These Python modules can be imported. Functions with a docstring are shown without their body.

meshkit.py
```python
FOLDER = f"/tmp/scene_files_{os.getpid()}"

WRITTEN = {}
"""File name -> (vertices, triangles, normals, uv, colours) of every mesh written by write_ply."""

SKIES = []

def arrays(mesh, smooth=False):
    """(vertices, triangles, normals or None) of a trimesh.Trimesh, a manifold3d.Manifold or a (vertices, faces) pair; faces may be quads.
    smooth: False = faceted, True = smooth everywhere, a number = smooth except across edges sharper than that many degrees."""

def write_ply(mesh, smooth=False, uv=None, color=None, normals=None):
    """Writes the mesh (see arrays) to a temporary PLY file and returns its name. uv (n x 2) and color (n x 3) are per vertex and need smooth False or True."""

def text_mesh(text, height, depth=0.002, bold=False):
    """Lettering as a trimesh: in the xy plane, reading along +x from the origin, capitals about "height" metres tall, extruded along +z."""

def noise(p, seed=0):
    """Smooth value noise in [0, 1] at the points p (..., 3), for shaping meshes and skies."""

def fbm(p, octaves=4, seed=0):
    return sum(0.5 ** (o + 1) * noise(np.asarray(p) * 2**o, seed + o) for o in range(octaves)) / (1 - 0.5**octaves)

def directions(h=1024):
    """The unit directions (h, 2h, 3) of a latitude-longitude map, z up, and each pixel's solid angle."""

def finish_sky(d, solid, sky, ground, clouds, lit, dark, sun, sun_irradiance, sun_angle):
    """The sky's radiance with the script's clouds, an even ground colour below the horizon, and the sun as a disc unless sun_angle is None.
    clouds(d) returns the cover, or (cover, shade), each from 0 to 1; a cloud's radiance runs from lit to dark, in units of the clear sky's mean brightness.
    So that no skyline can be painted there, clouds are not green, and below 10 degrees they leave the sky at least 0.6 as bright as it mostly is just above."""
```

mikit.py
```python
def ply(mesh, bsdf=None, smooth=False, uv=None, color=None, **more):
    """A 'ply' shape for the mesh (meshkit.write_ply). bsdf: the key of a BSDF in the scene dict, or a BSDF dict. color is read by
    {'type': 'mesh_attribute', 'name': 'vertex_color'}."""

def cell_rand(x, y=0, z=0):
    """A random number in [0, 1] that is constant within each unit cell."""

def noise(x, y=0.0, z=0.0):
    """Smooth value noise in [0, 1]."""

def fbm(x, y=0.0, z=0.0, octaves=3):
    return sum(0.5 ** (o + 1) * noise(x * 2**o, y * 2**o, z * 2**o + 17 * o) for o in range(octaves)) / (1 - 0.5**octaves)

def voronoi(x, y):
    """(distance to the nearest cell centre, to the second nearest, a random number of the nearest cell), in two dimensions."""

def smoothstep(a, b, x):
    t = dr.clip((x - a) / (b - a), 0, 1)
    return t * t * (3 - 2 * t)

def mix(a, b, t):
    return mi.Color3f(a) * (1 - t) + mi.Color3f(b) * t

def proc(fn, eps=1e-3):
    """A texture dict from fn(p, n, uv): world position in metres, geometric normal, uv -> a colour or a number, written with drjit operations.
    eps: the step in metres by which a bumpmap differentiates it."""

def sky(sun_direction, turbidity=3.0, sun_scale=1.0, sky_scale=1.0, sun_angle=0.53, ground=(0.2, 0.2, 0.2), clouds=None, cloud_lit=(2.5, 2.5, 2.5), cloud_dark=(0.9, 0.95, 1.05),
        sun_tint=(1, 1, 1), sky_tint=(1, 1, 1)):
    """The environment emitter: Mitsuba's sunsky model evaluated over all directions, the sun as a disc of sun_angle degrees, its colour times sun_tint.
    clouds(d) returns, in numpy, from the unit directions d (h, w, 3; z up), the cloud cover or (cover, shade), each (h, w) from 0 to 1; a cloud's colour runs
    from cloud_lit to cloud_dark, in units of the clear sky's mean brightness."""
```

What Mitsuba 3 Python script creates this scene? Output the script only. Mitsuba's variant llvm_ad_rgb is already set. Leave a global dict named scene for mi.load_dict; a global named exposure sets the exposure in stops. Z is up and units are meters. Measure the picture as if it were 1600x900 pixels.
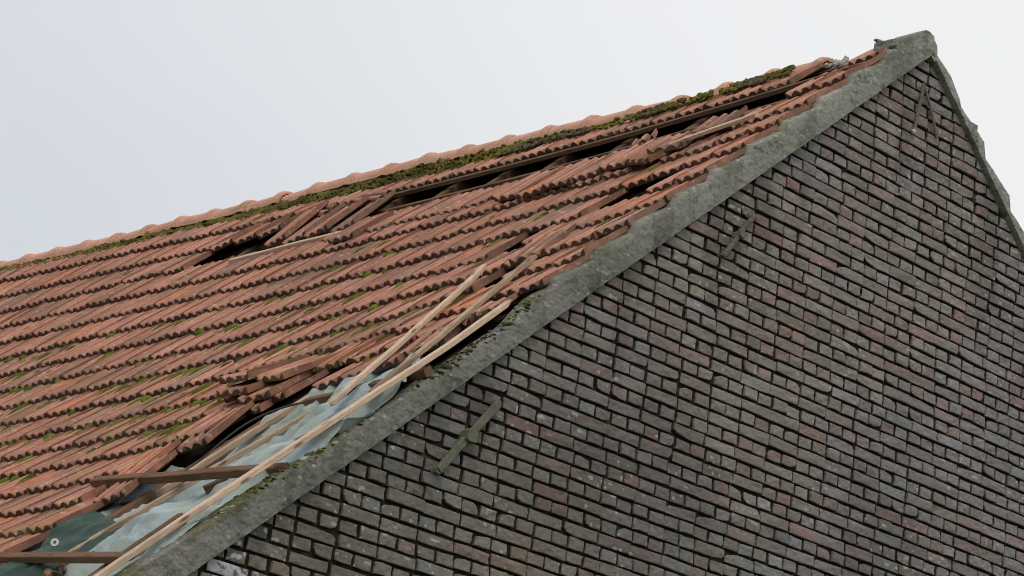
import math
import numpy as np
import trimesh
import mitsuba as mi
import drjit as dr
import mikit
import meshkit
from mikit import noise, fbm, smoothstep, mix, cell_rand

T = mi.ScalarTransform4f
scene, labels = {}, {}
rng = np.random.default_rng(7)

# ------------------------------------------------------------------ camera, sky, exposure
Z0 = 7.8                                   # height of the gable wall's apex above the ground
F_PX, YAW, PITCH, ROLL = 4599.5, 0.7706665688, 0.3138508440, 0.1115277324
EYE = np.array([-11.4685347, -8.8682799, Z0 - 6.2006143])
fw = np.array([math.sin(YAW) * math.cos(PITCH), math.cos(YAW) * math.cos(PITCH), math.sin(PITCH)])
rt = np.array([math.cos(YAW), -math.sin(YAW), 0.0])
up0 = np.cross(rt, fw)
rt, up0 = math.cos(ROLL) * rt + math.sin(ROLL) * up0, -math.sin(ROLL) * rt + math.cos(ROLL) * up0
scene['camera'] = {'type': 'perspective', 'fov': math.degrees(2 * math.atan(800 / F_PX)), 'fov_axis': 'x', 'near_clip': 0.1, 'far_clip': 3000.0,
                   'to_world': T().look_at(origin=EYE.tolist(), target=(EYE + fw).tolist(), up=up0.tolist())}


def sky_clouds(d):
    n = meshkit.fbm(d * 2.3 + 4.1, octaves=4, seed=3)
    fine = meshkit.fbm(d * np.array([8.0, 8.0, 17.0]) + 1.7, octaves=4, seed=9)
    side = d @ (np.array([-0.87, 0.50, 0.0]))            # the thinner, bluer cloud lies to the north-west
    s = np.clip((side + 0.42 - 0.9 * (d[..., 2] - 0.31)) / 0.38, 0, 1)
    s = s * s * (3 - 2 * s)
    shade = 0.80 * s + 0.30 * (n - 0.5) + 0.16 * (fine - 0.5) + 0.06
    return np.ones(d.shape[:2]), np.clip(shade, 0, 1)


scene['sky'] = mikit.sky([-0.45, -0.55, 0.75], turbidity=3, sun_scale=0.16, sun_angle=22, clouds=sky_clouds,
                         cloud_lit=(2.5, 2.5, 2.51), cloud_dark=(1.80, 1.90, 2.03), ground=(0.13, 0.12, 0.10))
exposure = 2.05

# ------------------------------------------------------------------ the roof's form: an old, sagging roof
TAN = 0.868311015
AL = math.atan(TAN)
CA, SA = math.cos(AL), math.sin(AL)
Q = [-0.9470993, 1.6720573, -1.1282926, -0.4383922, 1.0984558, 0.3628381, -0.1053753, 0.0055723, 0.3038308, -0.1143043, -0.9537495]
S1, GAUGE = 0.41539, 0.32795              # slope distance of the first nose line; course gauge


def sag(s, y):
    """Height of the tiled surface above the wall-head plane, at slope distance s from the ridge and distance y behind the gable."""
    s = np.clip(np.asarray(s, float), -0.1, 6.3)
    y = np.clip(np.asarray(y, float), 0, 8.6 - 1.15 * np.maximum(s - 0.2, 0))
    Y, S = y / 8, (s - 3) / 3
    return (0.145 + Q[0] * Y + Q[1] * Y**2 + Q[2] * Y**3 + S * (Q[3] * Y + Q[4] * Y**2) + S**2 * (Q[5] * Y + Q[6] * Y**2)
            + Q[7] * S + Q[8] * S**3 * Y + Q[9] * S**3 * Y**2 + Q[10] * S * Y**3)


def W(s, y, d=0.0):
    """World point d above the left roof slope."""
    s, y = np.asarray(s, float), np.asarray(y, float)
    h = sag(s, y) + d
    s, y, h = np.broadcast_arrays(s, y, h)
    return np.stack([-s * CA - h * SA, y, Z0 - s * SA + h * CA], -1)


def WR(s, y, d=0.0):
    """World point d above the right roof slope."""
    s, y, d = np.broadcast_arrays(np.asarray(s, float), np.asarray(y, float), np.asarray(d, float))
    h = 0.055 - 0.03 * np.clip(y, 0, 1) + d
    return np.stack([s * CA + h * SA, y, Z0 - s * SA + h * CA], -1)


def wob(n, k, seed):
    """n smooth random values along a line."""
    x = np.linspace(0, k, n)
    return meshkit.noise(np.stack([x, 0 * x + seed * 7.3, 0 * x], -1), seed) - 0.5


# ------------------------------------------------------------------ materials
def C(*v):
    return mi.Color3f(*v)


def brick_col(p, n, uv):
    i, j = dr.floor(uv.x), dr.floor(uv.y)
    r1, r2, r3 = cell_rand(i, j, 1), cell_rand(i, j, 2), cell_rand(i, j, 3)
    c = mix((0.178, 0.165, 0.168), (0.215, 0.200, 0.200), r2)
    c = dr.select(r1 < 0.11, mix((0.215, 0.165, 0.162), (0.200, 0.152, 0.158), r2), c)
    c = dr.select((r1 > 0.15) & (r1 < 0.175), C(0.235, 0.162, 0.158), c)
    c = dr.select((r1 > 0.80), mix((0.178, 0.184, 0.188), (0.200, 0.202, 0.214), r2), c)
    c = dr.select((r1 > 0.978), C(0.245, 0.26, 0.30), c)
    c = dr.select((r1 > 0.70) & (r1 < 0.80), C(0.188, 0.186, 0.170), c)
    c = c * (0.92 + 0.34 * r3) * mi.Color3f(0.97, 0.955, 0.960)
    # a part of some bricks is burnt redder than the rest
    half = smoothstep(0.50, 0.62, fbm(p.x * 9 + 31 * r1, p.y * 9, p.z * 9 + 17 * r2)) * (r3 < 0.4)
    c = mix(c, C(0.25, 0.155, 0.145), 0.32 * half)
    # weathering and fine grain
    big = fbm(p.x * 1.1, p.z * 1.1, 3.0, 3)
    grain = fbm(p.x * 70, p.y * 70, p.z * 70, 3)
    blot = fbm(p.x * 17, p.y * 17, p.z * 17, 3)
    c = c * (0.70 + 0.38 * grain + 0.36 * blot)
    # green algae: down and to the left, and in soft patches elsewhere
    low = smoothstep(-0.2, -5.6, p.x * 0.55 + (p.z - 7.8) * 1.0 + 0.4)
    alg = smoothstep(0.30, 0.72, fbm(p.x * 2.2, p.z * 2.2, 9.0, 4) * 0.50 + low * 0.40 + 0.25 * (blot - 0.5))
    c = mix(c, C(0.150, 0.150, 0.105) * (0.6 + 0.8 * grain), 0.52 * alg)
    damp = smoothstep(0.45, 0.75, fbm(p.x * 1.6 + 5, p.z * 1.6, 1.0, 3))
    c = c * (1 - 0.26 * damp)
    warm = smoothstep(0.42, 0.66, fbm(p.x * 0.9 + 11, p.z * 1.1, 6.0, 3))
    c = c * mix((0.97, 0.985, 1.02), (1.06, 1.00, 0.94), warm)
    grey = (c.x + c.y + c.z) / 3
    c = mix(C(grey, grey, grey), c, 0.78)
    run = smoothstep(0.50, 0.72, fbm(p.x * 6.5, p.z * 0.8, 3.0, 4)) * smoothstep(-0.95, -0.05, dr.abs(p.x) * 0.6556 + (p.z - 7.8) * 0.755)
    c = c * (1 - 0.32 * run)
    # old mortar smears and white specks
    sp = smoothstep(0.79, 0.84, noise(p.x * 43, p.y * 43, p.z * 43)) * smoothstep(0.50, 0.66, fbm(p.x * 5, p.z * 5, 4.0))
    c = mix(c, C(0.42, 0.42, 0.40), 0.7 * sp)
    # leftover white paint near the foot of the verge
    d = dr.sqrt(dr.square((p.x + 4.22) / 0.13) + dr.square((p.z - 7.8 + 3.78) / 0.14))
    wp = smoothstep(1.25, 0.55, d + 1.1 * (fbm(p.x * 26, p.z * 26, 2.0, 3) - 0.5)) * smoothstep(0.46, 0.56, fbm(p.x * 55, p.z * 55, 5.0, 4) * 0.75 + cell_rand(i, j, 5) * 0.25)
    c = mix(c, C(0.46, 0.49, 0.55), 0.9 * wp)
    return mix(c, C(0.034, 0.031, 0.028), 0.85 * smoothstep(0.003, 0.007, p.y))      # shade inside the joints painted onto the flanks, with mortar left there


def rough_field(f, o=4):
    return lambda p, n, uv: fbm(p.x * f, p.y * f, p.z * f, o)


def mortar_col(p, n, uv):
    g = fbm(p.x * 40, p.y * 40, p.z * 40, 3)
    fleck = smoothstep(0.62, 0.78, fbm(p.x * 12, p.y * 12, p.z * 12))
    return mix(C(0.030, 0.028, 0.026) * (0.6 + 0.8 * g), C(0.12, 0.11, 0.10), 0.45 * fleck)


def concrete_col(p, n, uv):
    g = fbm(p.x * 90, p.y * 90, p.z * 90, 3)
    m = fbm(p.x * 8, p.y * 8, p.z * 8, 4)
    b = fbm(p.x * 1.7, p.y * 1.7, p.z * 1.7, 3)
    c = mix((0.265, 0.27, 0.255), (0.345, 0.35, 0.335), m)
    c = mix(c, C(0.25, 0.27, 0.24), smoothstep(0.45, 0.7, b))
    c = c * (0.62 + 0.75 * g)
    hi = smoothstep(-2.2, -0.4, p.z - 7.8)                       # cleaner, paler concrete towards the apex
    c = c * (0.74 + 0.36 * hi)
    dark = smoothstep(0.58, 0.74, fbm(p.x * 20, p.y * 20, p.z * 20, 4))
    c = mix(c, C(0.085, 0.085, 0.075), 0.55 * dark)
    st = smoothstep(0.52, 0.70, fbm(p.x * 13, p.y * 4, p.z * 1.6, 4))
    c = c * (1 - 0.28 * st)
    h = dr.abs(p.x) * 0.6556 + (p.z - 7.8) * 0.755              # height across the strip
    mo = smoothstep(0.085, 0.14, h + 0.09 * (fbm(p.x * 11, p.y * 11, p.z * 11, 4) - 0.5)) * smoothstep(0.45, 0.62, fbm(p.x * 3.1, p.y * 3, p.z * 3.1, 3) + 0.12 * smoothstep(-1.6, -2.6, p.z - 7.8) - 0.06)
    c = mix(c, C(0.115, 0.118, 0.045) * (0.5 + g), 0.75 * mo)
    li = smoothstep(0.80, 0.85, noise(p.x * 46, p.y * 46, p.z * 46))
    return mix(c, C(0.44, 0.45, 0.42), 0.6 * li)


def tile_col(p, n, uv):
    i, j = dr.floor(uv.x), dr.floor(uv.y)
    a, v = (uv.x - i - 0.05) / 0.9, (uv.y - j - 0.05) / 0.9      # across the tile; from head to nose
    r1, r2, r3 = cell_rand(i, j, 1), cell_rand(i, j, 2), cell_rand(i, j, 3)
    c = mix((0.355, 0.165, 0.114), (0.45, 0.222, 0.160), r1)
    c = dr.select(r2 > 0.95, C(0.46, 0.19, 0.115), c)
    c = dr.select(r2 < 0.06, C(0.33, 0.18, 0.14), c)
    m = fbm(p.x * 14, p.y * 14, p.z * 14, 4)
    g = fbm(p.x * 80, p.y * 80, p.z * 80, 3)
    c = c * (0.55 + 0.55 * m + 0.35 * g)
    # soft clouds of soot and algae; grooves with dirt and painted shade; darker nose edge
    ph = dr.cos(2 * math.pi * 3 * a)
    groove = smoothstep(0.30, -0.55, ph) * smoothstep(1.0, 0.90, v)  # groove dirt, widened to paint shade on the sides of the crests
    big = fbm(p.x * 0.9, p.y * 0.9, p.z * 0.9, 3)
    c = c * (0.80 + 0.42 * big)
    dirt = groove * smoothstep(0.10, 0.46, fbm(p.x * 9, p.y * 9, p.z * 9, 3) + 0.25 * (r3 - 0.5))
    c = mix(c, C(0.070, 0.046, 0.030), 0.85 * dirt)
    rollside = smoothstep(0.13, 0.20, a) * smoothstep(0.34, 0.24, a)  # the roll's shadow, painted into the colour along with dirt
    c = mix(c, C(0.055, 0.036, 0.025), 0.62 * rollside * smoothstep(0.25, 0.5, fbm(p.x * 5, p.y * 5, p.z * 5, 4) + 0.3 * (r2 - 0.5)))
    c = mix(c, C(0.12, 0.075, 0.052), 0.6 * ((a < 0.004) | (a > 0.996)) * smoothstep(0.3, 0.6, m))
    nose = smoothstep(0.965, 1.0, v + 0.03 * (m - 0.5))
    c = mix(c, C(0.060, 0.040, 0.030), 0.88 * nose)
    grime = smoothstep(0.47, 0.72, fbm(p.x * 3.3, p.y * 3.3, p.z * 3.3, 4) + 0.22 * (r3 - 0.5))
    c = mix(c, C(0.16, 0.105, 0.072), 0.55 * grime)
    yel = smoothstep(0.56, 0.70, fbm(p.x * 6 + 9, p.y * 6, p.z * 6, 4)) * smoothstep(-0.6, -3.4, p.z - 7.8)
    c = mix(c, C(0.27, 0.205, 0.075), 0.40 * yel)
    li = smoothstep(0.80, 0.86, noise(p.x * 34, p.y * 34, p.z * 34))
    return mix(c, C(0.46, 0.40, 0.33), 0.45 * li)


def ridge_col(p, n, uv):
    m = fbm(p.x * 10, p.y * 10, p.z * 10, 4)
    g = fbm(p.x * 70, p.y * 70, p.z * 70, 3)
    c = mix((0.46, 0.235, 0.165), (0.56, 0.33, 0.245), fbm(p.x * 2, p.y * 3, p.z * 2))
    c = c * (0.62 + 0.45 * m + 0.3 * g)
    mo = smoothstep(0.58, 0.72, fbm(p.x * 7 + 3, p.y * 5, p.z * 14, 4))
    return mix(c, C(0.24, 0.20, 0.09), 0.5 * mo)


def wood(c0, c1, dirt):
    def f(p, n, uv):
        u, v = uv.x, uv.y                                       # u along the piece in metres, v across
        g = fbm(u * 3.0, v * 70, 2.0, 4)
        k = fbm(u * 26, v * 240, 5.0, 3)
        c = mix(c0, c1, g) * (0.70 + 0.55 * k)
        st = smoothstep(0.52, 0.72, fbm(u * 2.6, v * 9, 8.0, 4))
        k1, _, k3 = mikit.voronoi(u * 3.2, v * 14)
        c = mix(c, C(0.10, 0.065, 0.045), 0.75 * smoothstep(0.13, 0.05, k1) * (k3 < 0.5))
        return mix(c, C(0.075, 0.060, 0.045), dirt * st)
    return f


def tarp_col(p, n, uv):
    c = mix((0.27, 0.34, 0.325), (0.37, 0.44, 0.42), fbm(p.x * 5, p.y * 5, p.z * 5, 3))
    c = mix(c, C(0.33, 0.41, 0.44), smoothstep(0.45, 0.6, fbm(p.x * 2.2 + 7, p.y * 2.2, p.z * 2.2)))
    st = smoothstep(0.50, 0.70, fbm(p.x * 9, p.y * 9, p.z * 9, 5))
    c = mix(c, C(0.17, 0.20, 0.18), 0.5 * st)
    # the woven strips of the sheet
    return c * (0.94 + 0.12 * noise(uv.x * 260, uv.y * 260))


def flap_col(p, n, uv):
    return mix((0.022, 0.050, 0.042), (0.052, 0.088, 0.076), fbm(p.x * 7, p.y * 7, p.z * 7, 4))


def moss_fn(a, b, c):
    def f(p, n, uv):
        g = fbm(p.x * 60, p.y * 60, p.z * 60, 3)
        m = fbm(p.x * 6, p.y * 6, p.z * 6, 3)
        return mix(mix(a, b, smoothstep(0.35, 0.65, m)), C(*c), smoothstep(0.55, 0.75, fbm(p.x * 3, p.y * 3, p.z * 3 + 5, 3))) * (0.45 + 1.1 * g)
    return f


def iron_col(p, n, uv):
    m = fbm(p.x * 25, p.y * 25, p.z * 25, 4)
    return mix((0.100, 0.106, 0.082), (0.200, 0.205, 0.165), m)


def ground_col(p, n, uv):
    m = fbm(p.x * 1.5, p.y * 1.5, 0.0, 5)
    return mix((0.05, 0.07, 0.025), (0.11, 0.12, 0.05), m)


def diffuse(fn):
    return {'type': 'diffuse', 'reflectance': mikit.proc(fn)}


def princ(fn, rough=0.85, spec=0.3):
    return {'type': 'principled', 'base_color': mikit.proc(fn), 'roughness': rough, 'specular': spec}


def bumped(b, f, scale, octaves=4, eps=2e-3):
    return {'type': 'bumpmap', 'arbitrary': mikit.proc(rough_field(f, octaves), eps), 'scale': scale, 'bsdf': b}


def two(b):
    return {'type': 'twosided', 'bsdf': b}


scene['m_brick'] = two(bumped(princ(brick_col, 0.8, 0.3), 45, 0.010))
scene['m_mortar'] = two(diffuse(mortar_col))
scene['m_concrete'] = two(bumped(diffuse(concrete_col), 38, 0.014))
scene['m_tile'] = two(princ(tile_col, 0.75, 0.35))
scene['m_ridge'] = two(princ(ridge_col, 0.8, 0.3))
scene['m_wood_new'] = two(diffuse(wood((0.60, 0.44, 0.33), (0.72, 0.57, 0.45), 0.25)))
scene['m_wood_mid'] = two(diffuse(wood((0.40, 0.29, 0.21), (0.52, 0.40, 0.30), 0.5)))
scene['m_wood_grey'] = two(diffuse(wood((0.23, 0.185, 0.14), (0.33, 0.275, 0.215), 0.6)))
scene['m_wood_old'] = two(diffuse(wood((0.15, 0.088, 0.060), (0.24, 0.150, 0.105), 0.6)))
scene['m_wood_dark'] = two(diffuse(wood((0.07, 0.046, 0.035), (0.12, 0.08, 0.06), 0.5)))
scene['m_tarp'] = two(princ(tarp_col, 0.6, 0.25))
scene['m_flap'] = two(princ(flap_col, 0.6, 0.2))
scene['m_moss'] = two(diffuse(moss_fn((0.085, 0.115, 0.018), (0.150, 0.170, 0.036), (0.055, 0.062, 0.020))))
scene['m_ridgemoss'] = two(diffuse(moss_fn((0.080, 0.075, 0.028), (0.170, 0.155, 0.042), (0.125, 0.105, 0.075))))
scene['m_iron'] = two(bumped(diffuse(iron_col), 60, 0.006))
scene['m_ground'] = two(diffuse(ground_col))
scene['m_white'] = two({'type': 'principled', 'base_color': {'type': 'rgb', 'value': (0.62, 0.62, 0.60)}, 'roughness': 0.4})
scene['m_debris'] = two(diffuse(lambda p, n, uv: mix((0.36, 0.34, 0.32), (0.62, 0.60, 0.57), fbm(p.x * 30, p.y * 30, p.z * 30, 3))))
scene['m_wire'] = two(diffuse(lambda p, n, uv: C(0.07, 0.075, 0.07)))


# ------------------------------------------------------------------ helpers
COUNT = {}


def key_of(name):
    COUNT[name] = COUNT.get(name, -1) + 1
    return name if COUNT[name] == 0 else f'{name}_{COUNT[name]:03d}'


def put(name, v, f, bsdf, smooth=False, uv=None):
    k = key_of(name)
    scene[k] = mikit.ply((np.asarray(v, float), np.asarray(f, int)), bsdf, smooth=smooth, uv=uv)
    return k


def tag(k, label, cat=None, group=None, kind=None):
    labels[k] = {'label': label}
    if cat:
        labels[k]['category'] = cat
    if group:
        labels[k]['group'] = group
    if kind:
        labels[k]['kind'] = kind


def join(parts):
    """[(v, f, uv)] -> one (v, f, uv)"""
    n, V, Fc, U = 0, [], [], []
    for v, f, u in parts:
        V.append(v)
        Fc.append(np.asarray(f) + n)
        U.append(u)
        n += len(v)
    return np.vstack(V), np.vstack(Fc), (None if U[0] is None else np.vstack(U))


def grid_faces(nu, nv, wrap=False):
    """Triangles of a grid whose index is i*nv + j, i < nu, j < nv."""
    i, j = np.meshgrid(np.arange(nu - 1), np.arange(nv if wrap else nv - 1), indexing='ij')
    a, b, c, d = i * nv + j, (i + 1) * nv + j, (i + 1) * nv + (j + 1) % nv, i * nv + (j + 1) % nv
    return np.vstack([np.stack([a, b, c], -1).reshape(-1, 3), np.stack([a, c, d], -1).reshape(-1, 3)])


def to_pix(P):
    d = np.atleast_2d(P) - EYE
    z = d @ fw
    return np.stack([800 + F_PX * (d @ rt) / z, 450 - F_PX * (d @ up0) / z], -1)


def box_solid(P):
    """A closed box from eight corners: (0..3 first end, going round; 4..7 second end)."""
    f = np.array([[0, 1, 2], [0, 2, 3], [4, 6, 5], [4, 7, 6]] + [t for a in range(4) for t in ([a, a + 4, (a + 1) % 4 + 4], [a, (a + 1) % 4 + 4, (a + 1) % 4])])
    return np.asarray(P, float), f


def beam(p0, p1, up, w, t, seed=0, bow=0.004, seg=9, chamf=0.003, jag=0.0):
    """A sawn length of wood from p0 to p1 (its centre line), w wide and t thick; slightly bowed, edges eased, worn ends."""
    p0, p1, up = (np.asarray(x, float) for x in (p0, p1, up))
    L = np.linalg.norm(p1 - p0)
    ax = (p1 - p0) / L
    side = np.cross(ax, up)
    side /= np.linalg.norm(side)
    nrm = np.cross(side, ax)
    c = chamf
    ring = np.array([[-w / 2, -t / 2 + c], [-w / 2, t / 2 - c], [-w / 2 + c, t / 2], [w / 2 - c, t / 2], [w / 2, t / 2 - c], [w / 2, -t / 2 + c], [w / 2 - c, -t / 2], [-w / 2 + c, -t / 2]])
    per = np.concatenate([[0], np.cumsum(np.linalg.norm(np.diff(ring, axis=0), axis=1))])
    xs = np.linspace(0, L, seg)
    a, b = wob(seg, 3 + L, seed + 1) * bow * 2, wob(seg, 3 + L, seed + 2) * bow * 2
    r = np.random.default_rng(seed + 11)
    V, U = [], []
    for i, x in enumerate(xs):
        sc = 1 + 0.04 * (r.random() - 0.5)
        e = np.zeros(8)
        if jag and i in (0, seg - 1):
            e = (r.random(8) - 0.2) * jag * (1 if i == 0 else -1)
        V.append(p0 + ax * x + e[:, None] * ax + (ring[:, :1] * sc + a[i]) * side + (ring[:, 1:] * sc + b[i]) * nrm)
        U.append(np.stack([np.full(8, x + seed * 1.37), per + seed * 0.61], -1))
    V, U = np.vstack(V), np.vstack(U)
    f = grid_faces(seg, 8, wrap=True)
    caps = []
    for base, flip in ((0, False), ((seg - 1) * 8, True)):
        for k in range(1, 7):
            tri = [base, base + k, base + k + 1]
            caps.append(tri[::-1] if flip else tri)
    return V, np.vstack([f, caps]), U


def lump(center, radii, seed, amp=0.25, freq=3.0, sub=2, frame=None):
    m = trimesh.creation.icosphere(subdivisions=sub)
    v = np.array(m.vertices)
    v *= (1 + amp * 2 * (meshkit.fbm(v * freq * 0.5 + seed * 3.1, octaves=3, seed=seed % 97) - 0.5))[:, None]
    v = v * np.asarray(radii)
    if frame is not None:
        v = v @ np.asarray(frame)
    return v + np.asarray(center), np.array(m.faces), None


NRM = np.array([-SA, 0, CA])
DOWN = np.array([-CA, 0, -SA])
YAX = np.array([0, 1.0, 0])

# ------------------------------------------------------------------ ground
g = 900.0
k = put('ground', [[-g, -g, 0], [g, -g, 0], [g, g, 0], [-g, g, 0]], [[0, 1, 2], [0, 2, 3]], 'm_ground')
tag(k, 'grassy ground around the barn, below the picture', kind='structure')

# ------------------------------------------------------------------ the barn
tag('barn', 'old dark brick barn with storm damaged red tile roof and concrete edged gable', 'barn')
HALF, LEN, S_EAVE = 5.45, 14.0, 7.25
z_eave = Z0 - HALF * TAN

# ---- gable wall: a backing of dark recessed mortar with every brick in front of it
MY = 0.017
H = 0.06298
wx = np.linspace(-HALF, HALF, 121)
low_v = np.stack([wx, 0 * wx + MY, 0 * wx], -1)
top_v = np.stack([wx, 0 * wx + MY, Z0 - np.abs(wx) * TAN + 0.03], -1)
vv = np.stack([low_v, top_v], 1).reshape(-1, 3)
back = vv + [0, 0.22, 0]
n2 = len(vv)
ff = grid_faces(121, 2)
rim = np.vstack([[2 * i + 1, 2 * i + 3, n2 + 2 * i + 3] for i in range(120)] + [[2 * i + 1, n2 + 2 * i + 3, n2 + 2 * i + 1] for i in range(120)])
put('barn__gable_wall', np.vstack([vv, back]), np.vstack([ff, ff[:, ::-1] + n2, rim]), 'm_mortar')


def brick_mesh(x0, x1, z0, z1, r, ident):
    """One brick: an uneven eight-point outline, chamfered front, sides back to the mortar."""
    L, h = x1 - x0, z1 - z0
    j = lambda a: (r.random() - 0.5) * 2 * a                  # noqa: E731
    o = np.array([[x0 + j(.003), z0 + j(.003)], [x0 + L * (.5 + j(.2)), z0 + j(.0025)], [x1 + j(.003), z0 + j(.003)], [x1 + j(.003), z0 + h * (.5 + j(.1))],
                  [x1 + j(.003), z1 + j(.003)], [x0 + L * (.5 + j(.2)), z1 + j(.0025)], [x0 + j(.003), z1 + j(.003)], [x0 + j(.003), z0 + h * (.5 + j(.1))]])
    if r.random() < 0.16:                                     # a knocked-off corner
        c = (0, 2, 4, 6)[r.integers(4)]
        o[c] += (o.mean(0) - o[c]) * np.array([0.10 + 0.16 * r.random(), 0.18 + 0.25 * r.random()])
    ctr = o.mean(0)
    y = -0.002 + j(.005)
    tilt, lean = j(.025), j(.035)
    b = 0.0018 + 0.0015 * r.random()
    inner = o + (ctr - o) * np.minimum(1, b / np.maximum(np.abs(ctr - o), 1e-6))
    yf = lambda q: y + tilt * (q[:, 0] - ctr[0]) + lean * (q[:, 1] - ctr[1])   # noqa: E731
    V = np.vstack([np.c_[inner[:, 0], yf(inner) + (r.random(8) - .5) * .002, inner[:, 1]], np.c_[o[:, 0], yf(o) + .0022, o[:, 1]],
                   np.c_[o[:, 0], np.full(8, MY + .004), o[:, 1]], [[ctr[0], y - .001 + j(.0015), ctr[1]]]])
    f = []
    for a in range(8):
        c = (a + 1) % 8
        f += [[24, a, c], [a, 8 + a, 8 + c], [a, 8 + c, c], [8 + a, 16 + a, 16 + c], [8 + a, 16 + c, 8 + c]]
    uv = np.c_[ident % 400 + .05 + .9 * np.clip((V[:, 0] - x0) / L, 0, 1), ident // 400 + .05 + .9 * np.clip((V[:, 2] - z0) / h, 0, 1)]
    return V, np.array(f), uv


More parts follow.
